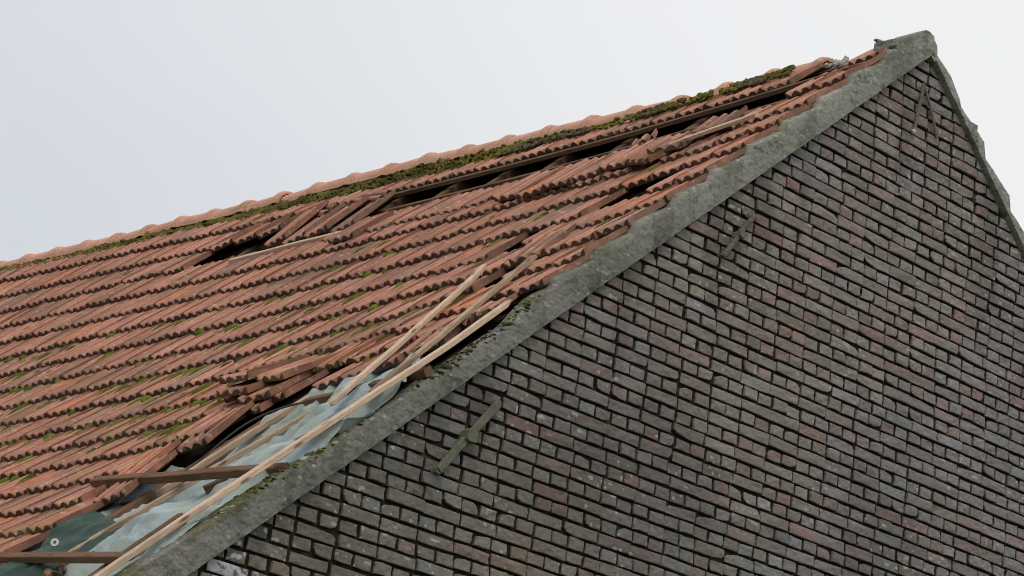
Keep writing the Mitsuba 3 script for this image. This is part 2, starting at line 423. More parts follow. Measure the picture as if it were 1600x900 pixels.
bricks = []
ident = 0
zc = Z0 - 0.825 + 14 * H
row = 0
while zc > 0.02:
    header = row % 2 == 0
    pitch = 0.11 if header else 0.22
    depth = Z0 - zc
    wmax = min(HALF, (depth + 0.10) / TAN)
    xs0 = -HALF - 0.4 + (0.0 if header else 0.055)
    n = int(11.8 / pitch)
    drift = (meshkit.noise(np.array([[0.3, depth * 0.9, 0.0]]), 5)[0] - 0.5) * 0.06 + rng.normal() * 0.011
    cx = xs0 + pitch * np.arange(n) + drift
    cx = cx + (meshkit.noise(np.stack([cx * 0.9, 0 * cx + depth * 1.3, 0 * cx], -1), 8) - 0.5) * 0.05
    zwave = (meshkit.noise(np.stack([cx * 0.45, 0 * cx + depth * 0.5, 0 * cx], -1), 12) - 0.5) * 0.012
    for c, dz in zip(cx, zwave):
        if abs(c) > wmax + pitch * 0.4 or c > HALF or c < -HALF:
            continue
        hh = abs(c) * SA + (zc - Z0) * CA
        if hh > 0.05:
            continue
        if header and abs(c + 1.43) < 0.055 and abs(zc - Z0 + 1.44) < 0.033:
            bricks.append((brick_mesh(c - .05, c + .012, zc - .024, zc + .022, rng, ident), c))     # half a brick is missing beside the upper anchor
            ident += 1
            continue
        w_ = pitch - (0.0138 if header else 0.0088) - 0.003 * rng.random()
        h_ = H - 0.0118 - 0.0025 * rng.random()
        sh = rng.normal() * 0.0022
        sz = rng.normal() * 0.0012 + dz
        if not header and rng.random() < 0.06:                # now and then two headers stand for a stretcher
            for s in (-1, 1):
                bricks.append((brick_mesh(c + s * .055 - .049, c + s * .055 + .049, zc - h_ / 2 + sz, zc + h_ / 2 + sz, rng, ident), c))
                ident += 1
            continue
        bricks.append((brick_mesh(c - w_ / 2 + sh, c + w_ / 2 + sh, zc - h_ / 2 + sz, zc + h_ / 2 + sz, rng, ident), c))
        ident += 1
    zc -= H
    row += 1


def shown_area(v):
    q = to_pix(v)
    lo, hi = q.min(0), q.max(0)
    m = (lo + hi) / 2
    inside = 5 < m[0] < 1595 and 5 < m[1] < 895
    return (hi[0] - lo[0]) * (hi[1] - lo[1]) if inside else 0.0


area = np.array([shown_area(b[0][0][:8]) for b in bricks])
order = np.argsort(-area)
best = set(order[:300].tolist())
for i in sorted(best):
    v, f, uv = bricks[i][0]
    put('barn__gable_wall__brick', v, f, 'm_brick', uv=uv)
v, f, uv = join([b[0] for i, b in enumerate(bricks) if i not in best])
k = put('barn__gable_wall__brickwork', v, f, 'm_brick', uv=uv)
tag(k, 'smaller looking bricks of the gable wall further from the viewer', kind='stuff')

# ---- the other walls (plain, out of sight) so that the roof space is closed and dark
def slab(lo, hi):
    (a, b, c), (d, e, f_) = lo, hi
    return box_solid([[a, b, c], [d, b, c], [d, e, c], [a, e, c], [a, b, f_], [d, b, f_], [d, e, f_], [a, e, f_]])


put('barn__side_wall', *slab((-HALF, 0.25, 0), (-HALF + 0.23, LEN, z_eave)), 'm_mortar')
put('barn__side_wall', *slab((HALF - 0.23, 0.25, 0), (HALF, LEN, z_eave)), 'm_mortar')
P = [[-HALF, LEN, 0], [HALF, LEN, 0], [HALF, LEN, z_eave], [0, LEN, Z0 - 0.15], [-HALF, LEN, z_eave]]
P = np.vstack([P, np.array(P) + [0, 0.23, 0]])
put('barn__back_wall', P, [[0, 1, 2], [0, 2, 3], [0, 3, 4], [5, 7, 6], [5, 8, 7], [5, 9, 8]] + [t for a in range(5) for t in ([a, a + 5, (a + 1) % 5 + 5], [a, (a + 1) % 5 + 5, (a + 1) % 5])], 'm_mortar')
put('barn__loft_floor', *slab((-HALF + 0.24, 0.26, z_eave - 0.25), (HALF - 0.24, LEN - 0.02, z_eave - 0.1)), 'm_wood_dark')


# ---- concrete verge: a cast strip along each rake, its top edge broken into steps where the tile courses end
def verge_top(s):
    k = (s - S1) / GAUGE
    saw = k - np.floor(k)
    up_ = 0.118 + 0.036 * saw
    low_ = np.interp(s, [3.4, 3.7, 4.2, 4.8, 5.2, 5.7, 6.2, 7.4], [0.12, 0.098, 0.098, 0.104, 0.118, 0.132, 0.142, 0.14])
    t = np.clip((s - 3.45) / 0.2, 0, 1)
    return up_ * (1 - t) + low_ * t


def verge(side, x_to):
    xs = np.concatenate([np.arange(0, x_to, 0.016), [x_to]])
    prof = [(0.03, 0.0), (-0.026, 0.0), (-0.034, 0.03), (-0.036, 0.25), (-0.035, 0.5), (-0.034, 0.75), (-0.031, 0.93), (-0.018, 1.0), (0.02, 1.03), (0.06, 1.0), (0.06, 0.0)]
    V = []
    for i, x in enumerate(xs):
        s = x / CA
        if side < 0:
            ht = verge_top(s - 0.11)
        else:
            kk = (s - 0.02) / GAUGE
            ht = 0.028 + 0.062 * (kk - math.floor(kk))
        nz = meshkit.fbm(np.array([[x * 9, side * 3.0, 0.2]]), 4, 21)[0] - 0.5
        nz2 = meshkit.noise(np.array([[x * 34, side * 3.0, 0.7]]), 23)[0] - 0.5
        ht += 0.014 * nz + 0.005 * nz2
        zt = -x * TAN + ht / CA
        cap = (0.115 - 0.30 * x - 1.2 * x * x) if side < 0 else (0.115 - 1.05 * x)
        zt = min(zt, cap + 0.012 * nz) if x < 0.3 else zt
        zb = -x * TAN - 0.004 + 0.004 * nz
        for (y, fr) in prof:
            V.append([side * x, y, Z0 + zb + (zt - zb) * fr])
    V = np.array(V)
    nn = len(prof)
    amp = np.tile([0.0] + [1] * 8 + [0.0, 0.0], len(xs))
    V[:, 1] += amp * 0.007 * (meshkit.fbm(V * 14 + 2.0, 4, 31) - 0.5)
    V[:, 2] += amp * 0.004 * (meshkit.fbm(V * 25 + 8.0, 3, 33) - 0.5)
    f = grid_faces(len(xs), nn, wrap=True)
    if side < 0:
        f = f[:, ::-1]
    caps = [[(len(xs) - 1) * nn, (len(xs) - 1) * nn + q, (len(xs) - 1) * nn + q + 1] for q in range(1, nn - 1)]
    return V, np.vstack([f, caps])


k = put('barn__verge', *verge(-1, 5.5), 'm_concrete', smooth=40)
tag(k, 'grey concrete verge strip with broken mossy upper edge')
put('barn__verge', *verge(1, 5.5), 'm_concrete', smooth=40)
# lumps of bedding mortar left on the verge, where tiles broke away
parts = []
for i in range(46):
    s = 3.55 + 2.9 * rng.random()
    c = W(s, 0.0 + 0.05 * rng.random())
    c = np.array([-s * CA, 0.0, Z0 - s * SA]) + NRM * (verge_top(np.array(s)) - 0.005) + [0, rng.uniform(-0.02, 0.045), 0]
    parts.append(lump(c, rng.uniform(0.006, 0.020, 3), 100 + i, 0.6, 4, 2))
v, f, _ = join(parts)
k = put('barn__verge__bedding_mortar', v, f, 'm_concrete', smooth=40)
tag(k, 'crumbled bedding mortar along the bare verge', kind='stuff')
cap_xy = np.array([(-0.335, -0.075), (-0.333, -0.035), (-0.265, -0.008), (-0.15, 0.068), (-0.062, 0.118), (-0.03, 0.119), (-0.012, 0.108), (0.038, 0.064), (0.046, 0.020), (0.03, -0.04), (-0.03, 0.0), (-0.12, -0.06), (-0.25, -0.12)])
dense = []
for a in range(len(cap_xy)):
    for t in np.linspace(0, 1, 5)[:-1]:
        dense.append(cap_xy[a] * (1 - t) + cap_xy[(a + 1) % len(cap_xy)] * t)
dense = np.array(dense)
ctr = np.array([-0.10, 0.035])
V = []
for y, q in ((-0.031, 0.0), (-0.031, 0.5), (-0.031, 0.95), (-0.020, 1.0), (0.03, 1.02), (0.10, 1.0), (0.12, 0.8), (0.12, 0.0)):
    pq = ctr + (dense - ctr) * q
    V.append(np.c_[pq[:, 0], np.full(len(pq), y), Z0 + pq[:, 1]])
V = np.vstack(V)
V += (meshkit.fbm(V * 22, 4, 37) - 0.5)[:, None] * np.array([0.008, 0.004, 0.009])
k = put('barn__apex_cap', V, grid_faces(8, len(dense), wrap=True), 'm_concrete', smooth=40)
tag(k, 'mossy concrete cap at the peak of the gable')


# ---- tiles
NW = 3
UU = np.linspace(0, 1, NW * 6 + 1)
VV = np.array([0.0, 0.5, 0.93, 1.0])
TW, TL, TH, WA = 0.2, 0.40, 0.009, 0.022


def tile_wave(u):
    w = np.clip(0.5 + 0.5 * np.cos(2 * math.pi * NW * u), 0, 1) ** 0.55
    return WA * w + 0.008 * np.exp(-(u / 0.13) ** 2) + 0.003 * np.exp(-((u - 1) / 0.06) ** 2)


tiles_id = [0]


def tile_local(r, length=TL, cut=None, jag=0.0):
    """(across, along, height) of the points of one tile and its faces. along runs from 0 at the nose up the slope to length. cut: keep only this range across."""
    u = UU if cut is None else np.linspace(cut[0], cut[1], len(UU))
    nu, nv = len(u), len(VV)
    top = tile_wave(u)
    nose = (r.random(nu) * jag) if jag else np.zeros(nu)
    head = (r.random(nu) * jag * 0.5) if jag else np.zeros(nu)
    A, Bv, Hh, fa, fv = [], [], [], [], []
    for j, v in enumerate(VV):                               # top surface, head to nose
        al_ = (length - head) * (1 - v) + nose * v
        A.append(u * TW)
        Bv.append(al_)
        Hh.append(TH + top - (0.004 if v == 1.0 else 0.0))
        fa.append(u)
        fv.append(np.full(nu, v))
    A.append(u * TW)                                         # lower nose edge
    Bv.append(nose + 0.002)
    Hh.append(top * 0.18 - 0.004)
    fa.append(u)
    fv.append(np.full(nu, 1.0))
    A.append(u * TW)                                         # lower head edge
    Bv.append(length - head)
    Hh.append(top * 0.6 - 0.004)
    fa.append(u)
    fv.append(np.full(nu, 0.0))
    A, Bv, Hh, fa, fv = (np.concatenate(x) for x in (A, Bv, Hh, fa, fv))
    f = grid_faces(nv + 2, nu, wrap=False)
    m = nv + 2
    i = np.arange(nu - 1)                                    # close the head
    a, b = (m - 1) * nu + i, i
    f = np.vstack([f, np.stack([a, b, b + 1], -1), np.stack([a, b + 1, a + 1], -1)])
    for e, flip in ((0, False), (nu - 1, True)):             # the two side edges
        idx = [j * nu + e for j in range(m)]
        for q in range(1, m - 1):
            t = [idx[0], idx[q], idx[q + 1]]
            f = np.vstack([f, [t[::-1] if flip else t]])
    ident = tiles_id[0]
    tiles_id[0] += 1
    uv = np.c_[ident % 300 + .05 + .9 * fa, ident // 300 + .05 + .9 * fv]
    return A, Bv, Hh, f, uv


def laid_tile(s_nose, y0, r, right=False, rot=0.0, lift=0.0, drop=0.0, roll=0.0, head_drop=-0.034, length=TL, cut=None, jag=0.0):
    """A tile in its course. It follows the sagging roof."""
    A, Bv, Hh, f, uv = tile_local(r, length, cut, jag)
    ca, sa = math.cos(rot), math.sin(rot)
    dy, ds = A - TW / 2, -Bv
    dy, ds = ca * dy - sa * ds, sa * dy + ca * ds
    d = Hh + head_drop * (Bv / TL) + lift + roll * (A - TW / 2)
    fn = WR if right else W
    v = fn(s_nose + drop + ds, y0 + TW / 2 + dy, d)
    return v, (f if right else f[:, ::-1]), uv


def free_tile(s, y, d, r, rot=0.0, tilt=0.0, roll=0.0, length=TL, cut=None, jag=0.0):
    """A loose tile: its nose's middle at (s, y, d), turned by rot about the roof's normal, nose raised by tilt radians."""
    A, Bv, Hh, f, uv = tile_local(r, length, cut, jag)
    L = np.stack([A - TW / 2, -Bv, Hh], -1)                  # (y, down-slope, normal)
    cr, sr = math.cos(roll), math.sin(roll)
    L = np.stack([L[:, 0] * cr - L[:, 2] * sr, L[:, 1], L[:, 0] * sr + L[:, 2] * cr], -1)
    ct, st = math.cos(tilt), math.sin(tilt)
    L = np.stack([L[:, 0], L[:, 1] * ct - L[:, 2] * st, L[:, 1] * st + L[:, 2] * ct], -1)
    ca, sa = math.cos(rot), math.sin(rot)
    L = np.stack([ca * L[:, 0] - sa * L[:, 1], sa * L[:, 0] + ca * L[:, 1], L[:, 2]], -1)
    v = W(s, y, d) + L[:, :1] * YAX + L[:, 1:2] * DOWN + L[:, 2:] * NRM
    return v, f[:, ::-1], uv


def tile_state(k, y):
    """None when the photograph shows no tile at course k (1 = the top course) at y behind the gable; else keyword changes."""
    if k == 1:
        return None if 0.20 < y < 0.66 else {}
    if k == 2:
        if 0.42 < y < 4.33:
            return None
        if 4.33 < y < 4.95:
            return {'drop': 0.035 + 0.03 * math.sin(y * 8), 'rot': 0.13, 'lift': 0.015, 'roll': -0.10}
        return {}
    if k == 3:
        if 0.0 < y < 0.85:
            return {'drop': 0.05 + 0.03 * math.sin(y * 31)}
        if 0.85 < y < 2.0:
            return {'drop': 0.125 + 0.03 * math.sin(y * 19), 'rot': 0.03 * math.sin(y * 27)}   # under a second, slid layer
        if 2.0 < y < 3.55:
            return {'drop': 0.145 + 0.015 * math.sin(y * 23), 'lift': 0.004}
        if 3.55 < y < 4.95:
            return None
        return {}
    if k == 4:
        return {'drop': 0.015 * math.sin(y * 40), 'rot': 0.03 * math.sin(y * 17)} if y < 2.2 else {}
    if k == 5:
        return {'drop': 0.02 * math.sin(y * 37), 'rot': 0.03 * math.sin(y * 13)} if y < 1.5 else {}
    if k == 6:
        return None if 0.48 < y < 0.88 else ({'drop': 0.05, 'rot': -0.04} if 0.88 < y < 1.3 else {})
    if k == 7:
        return None if 1.03 < y < 1.22 else ({'drop': 0.04} if 1.22 < y < 1.6 else {})
    if k == 8:
        return {'drop': 0.04 * math.sin(y * 29), 'rot': 0.05 * math.sin(y * 19), 'lift': 0.006} if y < 1.5 else {}
    if k == 9:
        return None if 0.60 < y < 0.78 else ({'rot': 0.05 * math.sin(y * 21), 'drop': 0.03 * math.sin(y * 11)} if y < 1.5 else {})
    if k == 10:
        return {'rot': 0.05 * math.sin(y * 27), 'drop': 0.035 * math.sin(y * 15)} if y < 1.2 else {}
    if k == 11:
        return {'rot': 0.04 * math.sin(y * 23), 'drop': 0.02 * math.sin(y * 9)} if y > 0.12 else None
    if k == 12:
        return None if (y < 0.50 or 1.0 < y < 1.30) else {}
    if k == 13:
        return None if y < 1.42 else {}
    if k == 14:
        return None if y < 1.66 else {}
    if k == 15:
        return None if y < 1.58 else {}
    if k == 16:
        return None if y < 1.48 else {}
    if k == 17:
        return None if y < 1.42 else {}
    return None if y < 1.30 else {}


laid = []
N_COURSE = 22
for k in range(1, N_COURSE + 1):
    s = S1 + (k - 1) * GAUGE
    cdrop, clift = rng.normal() * 0.004, 0.0
    for j in range(int(LEN / TW)):
        y0 = 0.004 + TW * j + (rng.random() - 0.5) * 0.006
        st = tile_state(k, y0 + TW / 2)
        a = dict(rot=rng.normal() * 0.008, drop=rng.normal() * 0.004 + cdrop, lift=abs(rng.normal()) * 0.0025, roll=rng.normal() * 0.020)
        jag_, q = (0.0, rng.random())
        if st is None:
            continue
        for kk, vv_ in st.items():
            a[kk] = a[kk] + vv_
        if q < 0.035:
            jag_ = 0.03
        a['length'] = 0.33 if k == 1 else TL
        laid.append((laid_tile(s, y0, rng, jag=jag_, **a), k, j))
area = np.array([shown_area(t[0][0]) for t in laid])
best = set(np.argsort(-area)[:300].tolist())
for i in sorted(best):
    v, f, uv = laid[i][0]
    put('barn__roof__tile', v, f, 'm_tile', smooth=False, uv=uv)
v, f, uv = join([t[0] for i, t in enumerate(laid) if i not in best])
k = put('barn__roof__tiling', v, f, 'm_tile', uv=uv)
tag(k, 'red clay tiles of the roof further from the gable', kind='stuff')
parts = []
for k in range(1, N_COURSE + 1):
    s = 0.335 + (k - 1) * GAUGE
    for j in range(int(LEN / TW)):
        parts.append(laid_tile(s, 0.004 + TW * j, rng, right=True, rot=rng.normal() * 0.008, lift=abs(rng.normal()) * 0.003, roll=rng.normal() * 0.02))
v, f, uv = join(parts)
k = put('barn__far_slope__tiling', v, f, 'm_tile', uv=uv)
tag(k, 'red clay tiles on the far roof slope', kind='stuff')

# ---- roof timbers seen through the gaps
for i, y in enumerate([0.33, 0.80, 1.26, 1.80, 2.33, 2.78, 3.22, 3.70, 4.20, 4.72, 5.25, 5.8, 6.4, 7.0, 7.6, 8.3, 9.1, 9.9, 10.7, 11.5, 12.3, 13.1]):
    if i < 2:
        continue                                             # the two nearest the gable are built below, where they lie bare
    ss = np.linspace(0.05, S_EAVE, 24)
    c = W(ss, y, -0.088)
    nn = len(ss)
    w_, t_ = 0.06, 0.10
    ring = np.array([[-w_ / 2, -t_ / 2], [-w_ / 2, t_ / 2], [w_ / 2, t_ / 2], [w_ / 2, -t_ / 2]])
    V = np.vstack([c[q] + ring[:, :1] * YAX + ring[:, 1:] * NRM for q in range(nn)])
    U = np.vstack([np.c_[np.full(4, ss[q] + i * 3.1), [0, .1, .16, .26]] for q in range(nn)])
    put('barn__roof__rafter', V, grid_faces(nn, 4, wrap=True), 'm_wood_old', uv=U)


def roof_batten(s, y_a, y_b, mat, seed, w_=0.035, t_=0.026, d=-0.06, name='barn__roof__batten'):
    ys = np.linspace(y_a, y_b, max(4, int((y_b - y_a) / 0.3)))
    dd = wob(len(ys), 4 + y_b - y_a, seed) * 0.02
    ring = np.array([[-w_ / 2, -t_ / 2], [-w_ / 2, t_ / 2], [w_ / 2, t_ / 2], [w_ / 2, -t_ / 2]])
    c = W(s + dd, ys, d)
    V = np.vstack([c[q] + ring[:, :1] * DOWN + ring[:, 1:] * NRM for q in range(len(ys))])
    U = np.vstack([np.c_[np.full(4, ys[q] + seed * 2.3), [0, .03, .06, .09]] for q in range(len(ys))])
    f = grid_faces(len(ys), 4, wrap=True)
    m = (len(ys) - 1) * 4
    return put(name, V, np.vstack([f, [[0, 1, 2], [0, 2, 3], [m, m + 2, m + 1], [m, m + 3, m + 2]]]), mat, uv=U)


for k in range(1, N_COURSE + 2):
    s = S1 + (k - 1) * GAUGE - 0.37
    start = 0.04 if k < 12 else {12: 0.5, 13: 1.05, 14: 1.3, 15: 1.35, 16: 1.35, 17: 1.35}.get(k, 1.3)
    if k in (2, 3):
        roof_batten(S1 + 0.045 if k == 2 else 0.725, 0.06, 4.4, 'm_wood_old', k, 0.036, 0.022, 0.002 if k == 2 else -0.015)
        roof_batten(s, 4.45, LEN - 0.1, 'm_wood_old', k + 40)
    elif k == 4:
        roof_batten(1.075, 0.1, 3.2, 'm_wood_old', k)
        roof_batten(s, 4.6, LEN - 0.1, 'm_wood_old', k + 60)
    else:
        roof_batten(s, start, LEN - 0.1, 'm_wood_old', k)

# a timber bearer down each side and the ridge beam
put('barn__ridge_beam', *slab((-0.025, 0.27, Z0 - 0.30), (0.025, LEN - 0.05, Z0 - 0.10)), 'm_wood_dark')

# ---- ridge tiles: half round, each with a raised collar over the joint
RIDGE_P = 0.33997
ph = np.linspace(0, math.pi, 15)


def ridge_z(y):
    return np.interp(y, [0.6, 1.0, 1.35, 1.7, 2.4, 3.4, 3.75, 4.1, 5.1, 5.8, 6.1, 6.8, 7.5, 8.2, 14], [.122, .128, .118, .106, .119, .127, .138, .130, .123, .119, .127, .118, .126, .13, .12])


def ridge_tile(y_a, y_b, seed, collar=True):
    r = np.random.default_rng(seed)
    ts = np.array([0.0, 0.04, 0.10, 0.17, 0.26, 0.6, 1.0])
    rad = np.array([1.02, 1.11, 1.14, 1.08, 1.0, 0.985, 0.965])
    V, U = [], []
    tx, tz = r.normal() * 0.006, r.normal() * 0.004
    for sgn, shr in ((1, 0.0), (-1, 0.013)):
        for t, q in zip(ts[::sgn], rad[::sgn]):
            y = y_a + (y_b - y_a) * t
            R = np.array([0.118, 0.105]) * q - shr
            V.append(np.stack([R[0] * np.cos(ph) + tx * t, 0 * ph + y, Z0 + ridge_z(y) - 0.118 + tz * t + R[1] * np.sin(ph)], -1))
    nn = len(ph)
    V = np.vstack(V)
    f = grid_faces(14, nn)
    i = np.arange(nn - 1)
    f = np.vstack([f, np.stack([13 * nn + i, i, i + 1], -1), np.stack([13 * nn + i, i + 1, 13 * nn + i + 1], -1)])
    return V, f[:, ::-1]


for i in range(38):
    y = 0.98 + RIDGE_P * (i - 1)
    put('barn__ridge__ridge_tile', *ridge_tile(y, y + RIDGE_P + 0.03, i + 1, True), 'm_ridge', smooth=35)

# mossy bedding mortar under both skirts of the ridge tiles
for side in (-1, 1):
    ys = np.arange(0.72, LEN - 0.1, 0.02)
    hs_ = np.linspace(0, 1, 6)
    zr = Z0 + ridge_z(ys) - 0.115
    zl = (W(0.19, ys)[:, 2] if side < 0 else WR(0.16, ys)[:, 2]) - 0.02
    xr, xl = -0.095, (W(0.19, ys)[:, 0] if side < 0 else -WR(0.16, ys)[:, 0])
    V = []
    for q in hs_:
        V.append(np.stack([-side * ((xr - 0.012 * math.sin(q * 3)) * (1 - q) + xl * q), ys, (zr + 0.02) * (1 - q) + zl * q], -1))
    V = np.stack(V, 1).reshape(-1, 3)
    nz = meshkit.fbm(V * np.array([30, 30, 30.0]), 4, 41) - 0.5
    V[:, 0] += side * 0.05 * nz
    V[:, 2] += 0.03 * nz
    f = grid_faces(len(ys), 6)
    k = put('barn__ridge__bedding_mortar', V, f if side > 0 else f[:, ::-1], 'm_ridgemoss', smooth=50)
    if side < 0:
        tag(k, 'mossy mortar band under the ridge tiles')

# broken open end of the ridge, with loose mortar
parts = [lump([rng.uniform(-0.10, 0.08), rng.uniform(0.50, 0.72), Z0 + rng.uniform(0.02, 0.10)], rng.uniform(0.008, 0.028, 3), 300 + i, 0.75, 5) for i in range(26)]
v, f, _ = join(parts)
k = put('barn__ridge__broken_mortar', v, f, 'm_debris')
tag(k, 'pale broken mortar at the open end of the ridge', kind='stuff')

# ---- wall anchors of wrought iron
def bar(p0, p1, w_, t_, seed, out=0.02):
    p0, p1 = np.array([p0[0], -out, Z0 + p0[1]]), np.array([p1[0], -out, Z0 + p1[1]])
    return beam(p0, p1, [0, -1, 0], w_, t_, seed, 0.004, 7, 0.004)


def anchor(a, b, w_, seed, label):
    m = ((a[0] + b[0]) / 2, (a[1] + b[1]) / 2)
    base = key_of('barn__wall_anchor')
    v, f, uv = bar(a, b, w_, 0.022, seed, 0.024)
    scene[base] = mikit.ply((v, f), 'm_iron')
    tag(base, label)
    v, f, uv = beam([m[0], 0.02, Z0 + m[1]], [m[0], -0.052, Z0 + m[1]], [0, 0, 1], w_ * 1.7, w_ * 1.5, seed + 3, 0.001, 4, 0.008)
    scene[base + '__loop'] = mikit.ply((v, f), 'm_iron')
    for e, q in ((a, 'foot'), (b, 'tip')):
        v, f, uv = beam([e[0], 0.02, Z0 + e[1]], [e[0], -0.030, Z0 + e[1]], [0, 0, 1], w_ * 0.8, w_ * 0.8, seed + 5, 0.001, 4, 0.006)
        scene[base + '__' + q] = mikit.ply((v, f), 'm_iron')


anchor((-3.195, -3.115), (-2.886, -2.731), 0.036, 51, 'green weathered iron wall anchor low on the gable, the larger one')
anchor((-1.507, -1.605), (-1.309, -1.341), 0.022, 52, 'slim grey iron wall anchor beside the missing brick')
base = key_of('barn__forked_anchor')
labels[base] = {'label': 'forked iron strap shaped like an upturned V below the apex'}
v, f, _ = bar((-0.045, -0.185), (-0.100, -0.462), 0.022, 0.012, 61)
scene[base + '__leg'] = mikit.ply((v, f), 'm_iron')
v, f, _ = bar((-0.042, -0.190), (0.100, -0.437), 0.018, 0.012, 62)
scene[base + '__leg_001'] = mikit.ply((v, f), 'm_iron')
v, f, _ = lump([-0.105, -0.02, Z0 - 0.475], (0.016, 0.012, 0.016), 66, 0.15)
scene[base + '__bolt'] = mikit.ply((v, f), 'm_debris', smooth=True)

# ------------------------------------------------------------------ loose tiles: each could be lifted off
def loose(label, group, s, y, d, **kw):
    v, f, uv = free_tile(s, y, d, rng, **kw)
    k = put('loose_roof_tile', v, f, 'm_tile', uv=uv)
    tag(k, label, 'roof tile', group)
    return k


G1 = 'tiles slid askew under the second course'
for (s, y, rot, tilt) in [(1.00, 4.21, 0.02, -0.09), (1.06, 3.98, 0.13, -0.03), (1.07, 3.77, 0.09, -0.015), (1.05, 3.56, 0.10, -0.02)]:
    loose('red roof tile slid down askew onto the pale batten left of the long gap', G1, s, y, 0.018 + 0.016 * (y > 3.7) * (y < 3.9), rot=rot, tilt=tilt, roll=-0.16, length=0.46)
loose('tile lifted onto the course below, just right of the slid tiles', None, 1.32, 3.33, 0.030, rot=0.06, tilt=0.05)
loose('broken bit of roof tile lying across the heads of the slid tiles', None, 0.70, 4.05, 0.035, rot=1.2, tilt=0.02, length=0.22, cut=(0, .5), jag=0.02)
loose('upper broken bit of tile at the left end of the long gap', None, 0.60, 3.66, 0.02, rot=1.35, tilt=0.0, length=0.30, cut=(0, .6), jag=0.02)

G2 = 'tiles slid down in a double layer'
for i, y in enumerate(np.arange(0.95, 1.95, 0.198)):
    loose('red roof tile slid down below the long gap so that two layers overlap', G2, 1.37 + 0.02 * math.sin(i * 5), y + 0.01 * math.sin(i * 7), 0.030 + 0.006 * (i % 2), rot=0.04 * math.sin(i * 3.3), tilt=0.035, roll=0.03 * math.sin(i * 9))
loose('bright orange broken tile piece at the lower edge of the long gap', None, 1.02, 1.25, 0.04, rot=0.5, tilt=0.05, length=0.2, cut=(0, .6), jag=0.05)
loose('dirty tile tipped on edge above the verge, right end of the double layer', None, 1.36, 0.78, 0.05, rot=0.35, tilt=0.12, roll=0.12)
loose('mossy tile fragment under the tipped tile', None, 1.45, 0.92, 0.045, rot=-0.3, tilt=0.10, length=0.25, jag=0.03)
loose('half tile lying crooked near the verge below the long gap', None, 1.18, 0.60, 0.035, rot=0.22, tilt=0.03, length=0.3, jag=0.04)

G3 = 'tiles heaped at the head of the tarpaulin'
heap = [(4.04, 1.60, 0.005, 0.06, 0.10), (3.98, 1.58, 0.045, -0.03, 0.16), (4.02, 1.55, 0.085, 0.05, 0.22), (3.93, 1.60, 0.125, 0.02, 0.28),
        (4.12, 1.39, 0.000, 0.05, 0.08), (4.06, 1.37, 0.040, 0.12, 0.13), (3.90, 1.40, 0.075, -0.06, 0.18), (4.36, 1.52, 0.012, 0.12, 0.05), (3.72, 1.22, 0.01, 0.05, 0.06)]
for (s, y, d, rot, tilt) in heap:
    loose('red roof tile heaped with others just above the tarpaulin', G3, s, y, d, rot=rot, tilt=tilt, roll=rng.normal() * 0.05, jag=0.015)
loose('flat grey edged slab of tile topping the heap', None, 3.82, 1.72, 0.10, rot=0.08, tilt=0.24, length=0.50)
G4 = 'tiles standing askew along the edge of the hole'
for (s, y, rot) in [(4.48, 1.40, 0.13), (4.86, 1.52, 0.16), (5.05, 1.36, 0.10)]:
    loose('red roof tile skewed at the left edge of the hole beside the tarpaulin', G4, s, y, -0.005, rot=rot, tilt=-0.02, roll=-0.10)
loose('broken tile beside the bottom left timber', None, 5.92, 0.80, -0.05, rot=1.1, tilt=0.03, length=0.26, jag=0.05)
loose('snapped tile end lying under the long pale batten', None, 3.96, 0.30, 0.0, rot=0.3, tilt=0.04, length=0.3, jag=0.05)
loose('tile fragment at the upper end of the long pale batten', None, 3.72, 0.14, 0.02, rot=0.2, tilt=0.08, length=0.22, cut=(0, .7), jag=0.05)
loose('tile turned askew near the upper end of the middle batten', None, 2.78, 0.62, 0.025, rot=0.25, tilt=0.04)

# ------------------------------------------------------------------ loose timber
def timber(name, pts, w_, t_, mat, label, cat, seed, **kw):
    (s0, y0, d0), (s1, y1, d1) = pts
    v, f, uv = beam(W(s0, y0, d0), W(s1, y1, d1), NRM, w_, t_, seed, **kw)
    k = put(name, v, f, mat, uv=uv)
    tag(k, label, cat)
    return k


timber('wooden_batten', ((3.66, -0.02, 0.03), (6.6, 0.03, 0.03)), 0.034, 0.024, 'm_wood_new', 'long pale new batten lying along the concrete verge', 'batten', 1, seg=14, bow=0.007, jag=0.04)
timber('wooden_batten', ((2.78, 0.90, 0.06), (4.52, 0.36, 0.03)), 0.034, 0.022, 'm_wood_new', 'pale straight batten lying across the tiles, uppermost of the slanting ones', 'batten', 2, jag=0.03)
timber('wooden_batten', ((2.85, 0.50, 0.05), (4.60, 0.02, 0.03)), 0.032, 0.022, 'm_wood_mid', 'weathered brown batten slanting over the tiles, between two paler ones', 'batten', 3, jag=0.03)
timber('wooden_batten', ((3.85, 0.98, -0.01), (4.95, 1.15, -0.04)), 0.036, 0.026, 'm_wood_mid', 'greyed square ended batten beside the heap of tiles', 'batten', 4, jag=0.0)
timber('wooden_batten', ((4.09, 1.0, -0.03), (4.28, -0.02, -0.02)), 0.045, 0.040, 'm_wood_old', 'dark brown batten bridging the top of the tarpaulin', 'batten', 5)
timber('wooden_batten', ((4.78, 1.76, 0.03), (5.22, -0.01, -0.02)), 0.048, 0.036, 'm_wood_old', 'dark brown batten crossing the middle of the tarpaulin onto the tiles', 'batten', 6, jag=0.02)
timber('wooden_batten', ((5.64, 1.85, 0.05), (5.96, 0.10, -0.02)), 0.045, 0.032, 'm_wood_old', 'brown batten crossing the foot of the tarpaulin, bottom left corner', 'batten', 7, jag=0.02)
timber('wooden_batten', ((1.12, 4.52, 0.012), (1.07, 3.25, 0.012)), 0.034, 0.024, 'm_wood_new', 'pale batten under the slid tiles left of the long gap', 'batten', 8)
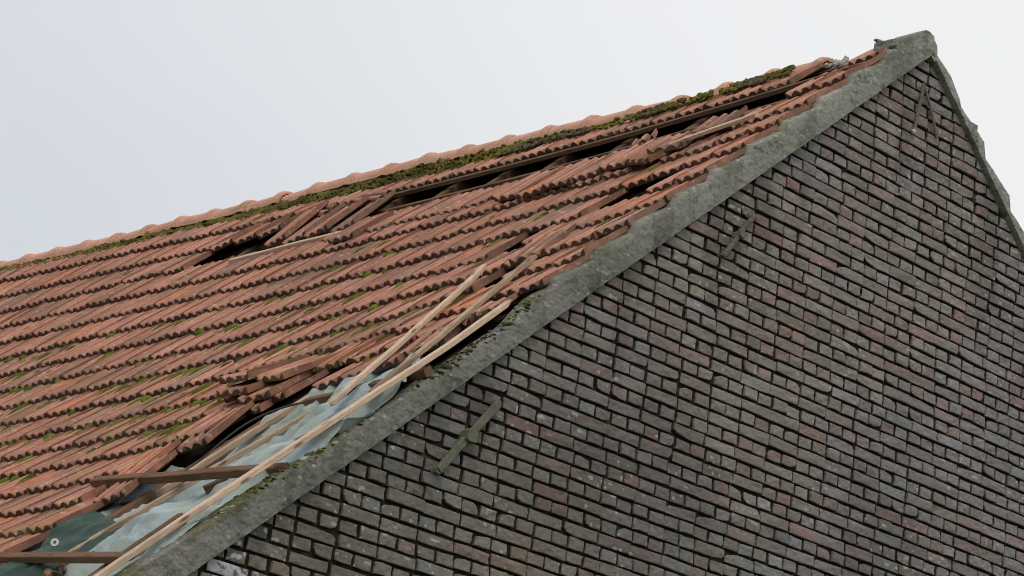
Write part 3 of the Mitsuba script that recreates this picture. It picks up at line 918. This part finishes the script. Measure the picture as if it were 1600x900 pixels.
timber('wooden_batten', ((1.27, 0.82, 0.055), (1.15, 0.30, 0.05)), 0.030, 0.022, 'm_wood_new', 'pale new batten at the right end of the long gap', 'batten', 9, jag=0.02, bow=0.003)
timber('rafter', ((4.15, 0.85, -0.045), (6.9, 1.16, -0.05)), 0.026, 0.024, 'm_wood_mid', 'bare rafter with a pale upper face over the tarpaulin', 'rafter', 21, seg=14)
timber('rafter', ((5.44, 0.445, -0.045), (6.7, 0.36, -0.05)), 0.034, 0.050, 'm_wood_old', 'short dark rafter piece coming out of the tarpaulin beside the verge', 'rafter', 22, seg=10)
timber('wooden_batten', ((4.60, 0.40, -0.05), (5.02, 0.76, -0.06)), 0.040, 0.034, 'm_wood_old', 'short dark lath poking out of the tarpaulin above the crossing batten', 'batten', 26)
timber('rafter', ((0.05, 0.33, -0.14), (4.3, 0.33, -0.14)), 0.06, 0.10, 'm_wood_old', 'old rafter hidden beneath the tiles nearest the gable', 'rafter', 23, seg=14)
timber('rafter', ((0.05, 0.80, -0.14), (4.3, 0.80, -0.14)), 0.06, 0.10, 'm_wood_old', 'old rafter running beneath the hole in the tiles', 'rafter', 24, seg=14)

# ------------------------------------------------------------------ tarpaulin
def sheet(s_rng, y_lo, y_hi, d_fn, ns, ny, seed, amp):
    ss = np.linspace(*s_rng, ns)
    tt = np.linspace(0, 1, ny)
    S, Tt = np.meshgrid(ss, tt, indexing='ij')
    Y = y_lo(S) * (1 - Tt) + y_hi(S) * Tt
    q = np.stack([S * 1.5 + Y * 2.0, Y * 7.0 - S * 1.8, 0 * S], -1)
    w1 = np.abs(meshkit.noise(q * 1.1, seed) - 0.5) * 2
    w2 = np.abs(meshkit.noise(q * 2.3 + 5, seed + 1) - 0.5) * 2
    w3 = meshkit.fbm(np.stack([S * 6, Y * 9, 0 * S], -1), 4, seed + 2) - 0.5
    d = d_fn(S, Y) + amp * (0.9 - 1.5 * np.minimum(w1, 0.6)) + amp * 0.5 * (0.5 - w2) + amp * 0.6 * w3
    V = W(S, Y, d).reshape(-1, 3)
    return V, grid_faces(ns, ny)[:, ::-1], np.stack([S, Y], -1).reshape(-1, 2)


labels['tarpaulin'] = {'label': 'wrinkled pale blue green tarpaulin laid in the hole beside the verge', 'category': 'tarpaulin'}
v, f, uv = sheet((3.80, 7.0), lambda s: np.interp(s, [3.8, 4.1, 4.45], [0.42, 0.22, -0.005]), lambda s: np.interp(s, [3.5, 3.75, 4.1, 4.4, 4.7, 5.0, 7], [0.45, 0.75, 1.05, 1.25, 1.45, 1.55, 1.6]),
                 lambda s, y: -0.115 + 0.045 * np.exp(-((s - 4.1) / 0.35) ** 2) + 0.05 * np.exp(-(y / 0.15) ** 2) - 0.02 * np.exp(-((y - 1.0) / 0.07) ** 2), 300, 150, 71, 0.085)
put('tarpaulin__sheet', v, f, 'm_tarp', smooth=True, uv=uv)
flap_lo = lambda s: np.interp(s, [5.25, 5.36, 5.42, 5.48, 5.57, 5.77, 6.3], [1.12, 0.92, 0.86, 0.95, 0.94, 0.80, 0.70])      # noqa: E731
flap_hi = lambda s: np.interp(s, [5.25, 5.33, 5.46, 5.74, 5.82, 6.3], [1.22, 1.30, 1.26, 1.13, 1.16, 1.15])   # noqa: E731
v, f, uv = sheet((5.25, 6.3), flap_lo, flap_hi,
                 lambda s, y: -0.085 + 0.085 * np.clip((y - flap_lo(s)) / (flap_hi(s) - flap_lo(s)), 0, 1) ** 0.8, 160, 80, 83, 0.045)
k = put('tarpaulin__flap', v, f, 'm_flap', smooth=True, uv=uv)
tag(k, 'dark green folded end of the tarpaulin')
m = trimesh.creation.annulus(0.008, 0.018, 0.006, sections=20)
gn = 0.55 * NRM - fw
gn /= np.linalg.norm(gn)
ga = np.cross(gn, YAX)
ga /= np.linalg.norm(ga)
v = np.array(m.vertices) @ np.stack([ga, np.cross(gn, ga), gn]) + W(5.60, 1.09, 0.022)
k = put('tarpaulin__grommet', v, m.faces, 'm_white')
tag(k, 'round white eyelet in the dark corner')

# a loose cable in the dark beside the heap
pts = np.array([W(s, y, d) for s, y, d in ((4.22, 0.86, 0.01), (4.30, 1.0, 0.03), (4.42, 1.12, 0.02), (4.6, 1.2, -0.02), (4.85, 1.3, -0.05))])
from scipy.interpolate import CubicSpline
cs = CubicSpline(np.linspace(0, 1, 5), pts)(np.linspace(0, 1, 30))
V = []
for q in range(30):
    t = cs[min(q + 1, 29)] - cs[max(q - 1, 0)]
    t /= np.linalg.norm(t)
    a = np.cross(t, [0, 0, 1.0])
    a /= np.linalg.norm(a)
    b = np.cross(t, a)
    an = np.arange(6) / 6 * 2 * math.pi
    V.append(cs[q] + 0.005 * (np.cos(an)[:, None] * a + np.sin(an)[:, None] * b))
k = put('cable', np.vstack(V), grid_faces(30, 6, wrap=True), 'm_wire', smooth=True)
tag(k, 'thin loose cable curling out of the hole beside the heaped tiles', 'cable')

# the small pale thing that stands up near the apex
parts = [lump([-0.160, 0.2, Z0 + 0.030], (0.020, 0.016, 0.030), 401, 0.6, 5), lump([-0.172, 0.2, Z0 + 0.058], (0.032, 0.020, 0.009), 402, 0.5, 5), lump([-0.120, 0.2, Z0 + 0.040], (0.03, 0.02, 0.016), 403, 0.6, 5)]
v, f, _ = join(parts)
k = put('mortar_fragment', v, f, 'm_debris', smooth=True)
tag(k, 'small pale grey mortar fragment standing on the roof edge near the apex', 'mortar')

# ------------------------------------------------------------------ moss
def clump(s, y, d, rs, ry, rh, seed, sub=2):
    fr = np.stack([DOWN, YAX, NRM])
    return lump(W(s, y, d), (rs, ry, rh), seed, 0.35, 4, sub, fr)


parts = []
mr = np.random.default_rng(17)
n = 0
while n < 1500:
    k = int(mr.integers(1, 21))
    y = mr.random() * 8.5
    s_n = S1 + (k - 1) * GAUGE
    dens = np.clip((s_n - 0.9) / 3.0, 0.05, 1.0) ** 1.2 * (0.35 + 0.65 * (y > 0.9))
    dens *= np.clip(1.7 * (meshkit.fbm(np.array([[s_n * 0.9, y * 0.8, 0.0]]), 3, 51)[0] - 0.26), 0.05, 1)
    if mr.random() > dens or tile_state(k, y) is None or tile_state(min(k + 1, 22), y) is None:
        continue
    j = int((y - 0.004) / TW)
    g_ = (mr.integers(0, 3) + 0.5) / 3                        # in one of the tile's grooves
    yy = 0.004 + TW * (j + g_) + mr.normal() * 0.006
    long_ = mr.random() < 0.72
    size = mr.uniform(0.25, 1.0) ** 1.6 + (0.25 if mr.random() < 0.12 else 0)
    if long_:
        off, rs, ry, rh = mr.uniform(0.03, 0.16), 0.018 + mr.uniform(0.04, 0.11) * size, 0.008 + 0.010 * size, 0.009 + 0.009 * size
    else:
        off, rs, ry, rh = mr.uniform(0.005, 0.05), 0.014 + 0.026 * size, 0.012 + 0.020 * size, 0.010 + 0.016 * size
    parts.append(clump(s_n + off, yy, 0.022 - 0.034 * (GAUGE - off) / TL, rs, ry, rh * 1.1, n + 500))
    n += 1
v, f, _ = join(parts)
k = put('roof_moss', v, f, 'm_moss', smooth=True)
tag(k, 'bright green moss clumps growing in the grooves between the tiles', 'moss', kind='stuff')
parts = []
for i in range(2600):
    y = 0.95 + 8.2 * mr.random()
    q = mr.random() ** 0.8
    dens = meshkit.fbm(np.array([[y * 1.9, 0.0, 0.0]]), 3, 61)[0]
    if mr.random() > 0.30 + 1.5 * (dens - 0.30) or q < 0.75 - dens:
        continue
    zr_, zl_ = Z0 + ridge_z(y) - 0.105, W(0.19, y)[2] - 0.01
    c = np.array([-0.105 * (1 - q) + W(0.19, y)[0] * q - 0.012, y, zr_ * (1 - q) + zl_ * q])
    parts.append(lump(c, mr.uniform(0.006, 0.019, 3), i + 2000, 0.35, 4, 1))
for i in range(700):
    y = mr.uniform(0.74, 3.0)
    if meshkit.fbm(np.array([[y * 2.3, 4.0, 0.0]]), 3, 67)[0] + 0.16 * mr.normal() < 0.42:
        continue
    q = mr.random()
    parts.append(clump(0.135 + 0.10 * q, y, 0.045 - 0.012 * q, mr.uniform(0.008, 0.020), mr.uniform(0.008, 0.022), mr.uniform(0.006, 0.015), i + 6000, 1))
v, f, _ = join(parts)
k = put('ridge_moss', v, f, 'm_ridgemoss', smooth=True)
tag(k, 'brownish green moss growing along the mortar under the ridge tiles', 'moss', kind='stuff')
parts = []
for i in range(420):
    s = mr.choice([3.6, 3.75, 4.0, 4.25, 5.0, 5.3]) + mr.normal() * 0.09
    c = np.array([-s * CA, mr.uniform(-0.03, 0.04), Z0 - s * SA]) + NRM * (verge_top(np.array(s)) + 0.004 - 0.02 * mr.random())
    parts.append(lump(c, mr.uniform(0.003, 0.010, 3) * [1.6, 1.3, 0.8], i + 4000, 0.5, 4, 1))
v, f, _ = join(parts)
k = put('verge_moss', v, f, 'm_moss', smooth=True)
tag(k, 'yellow green moss along the upper edge of the concrete verge', 'moss', kind='stuff')
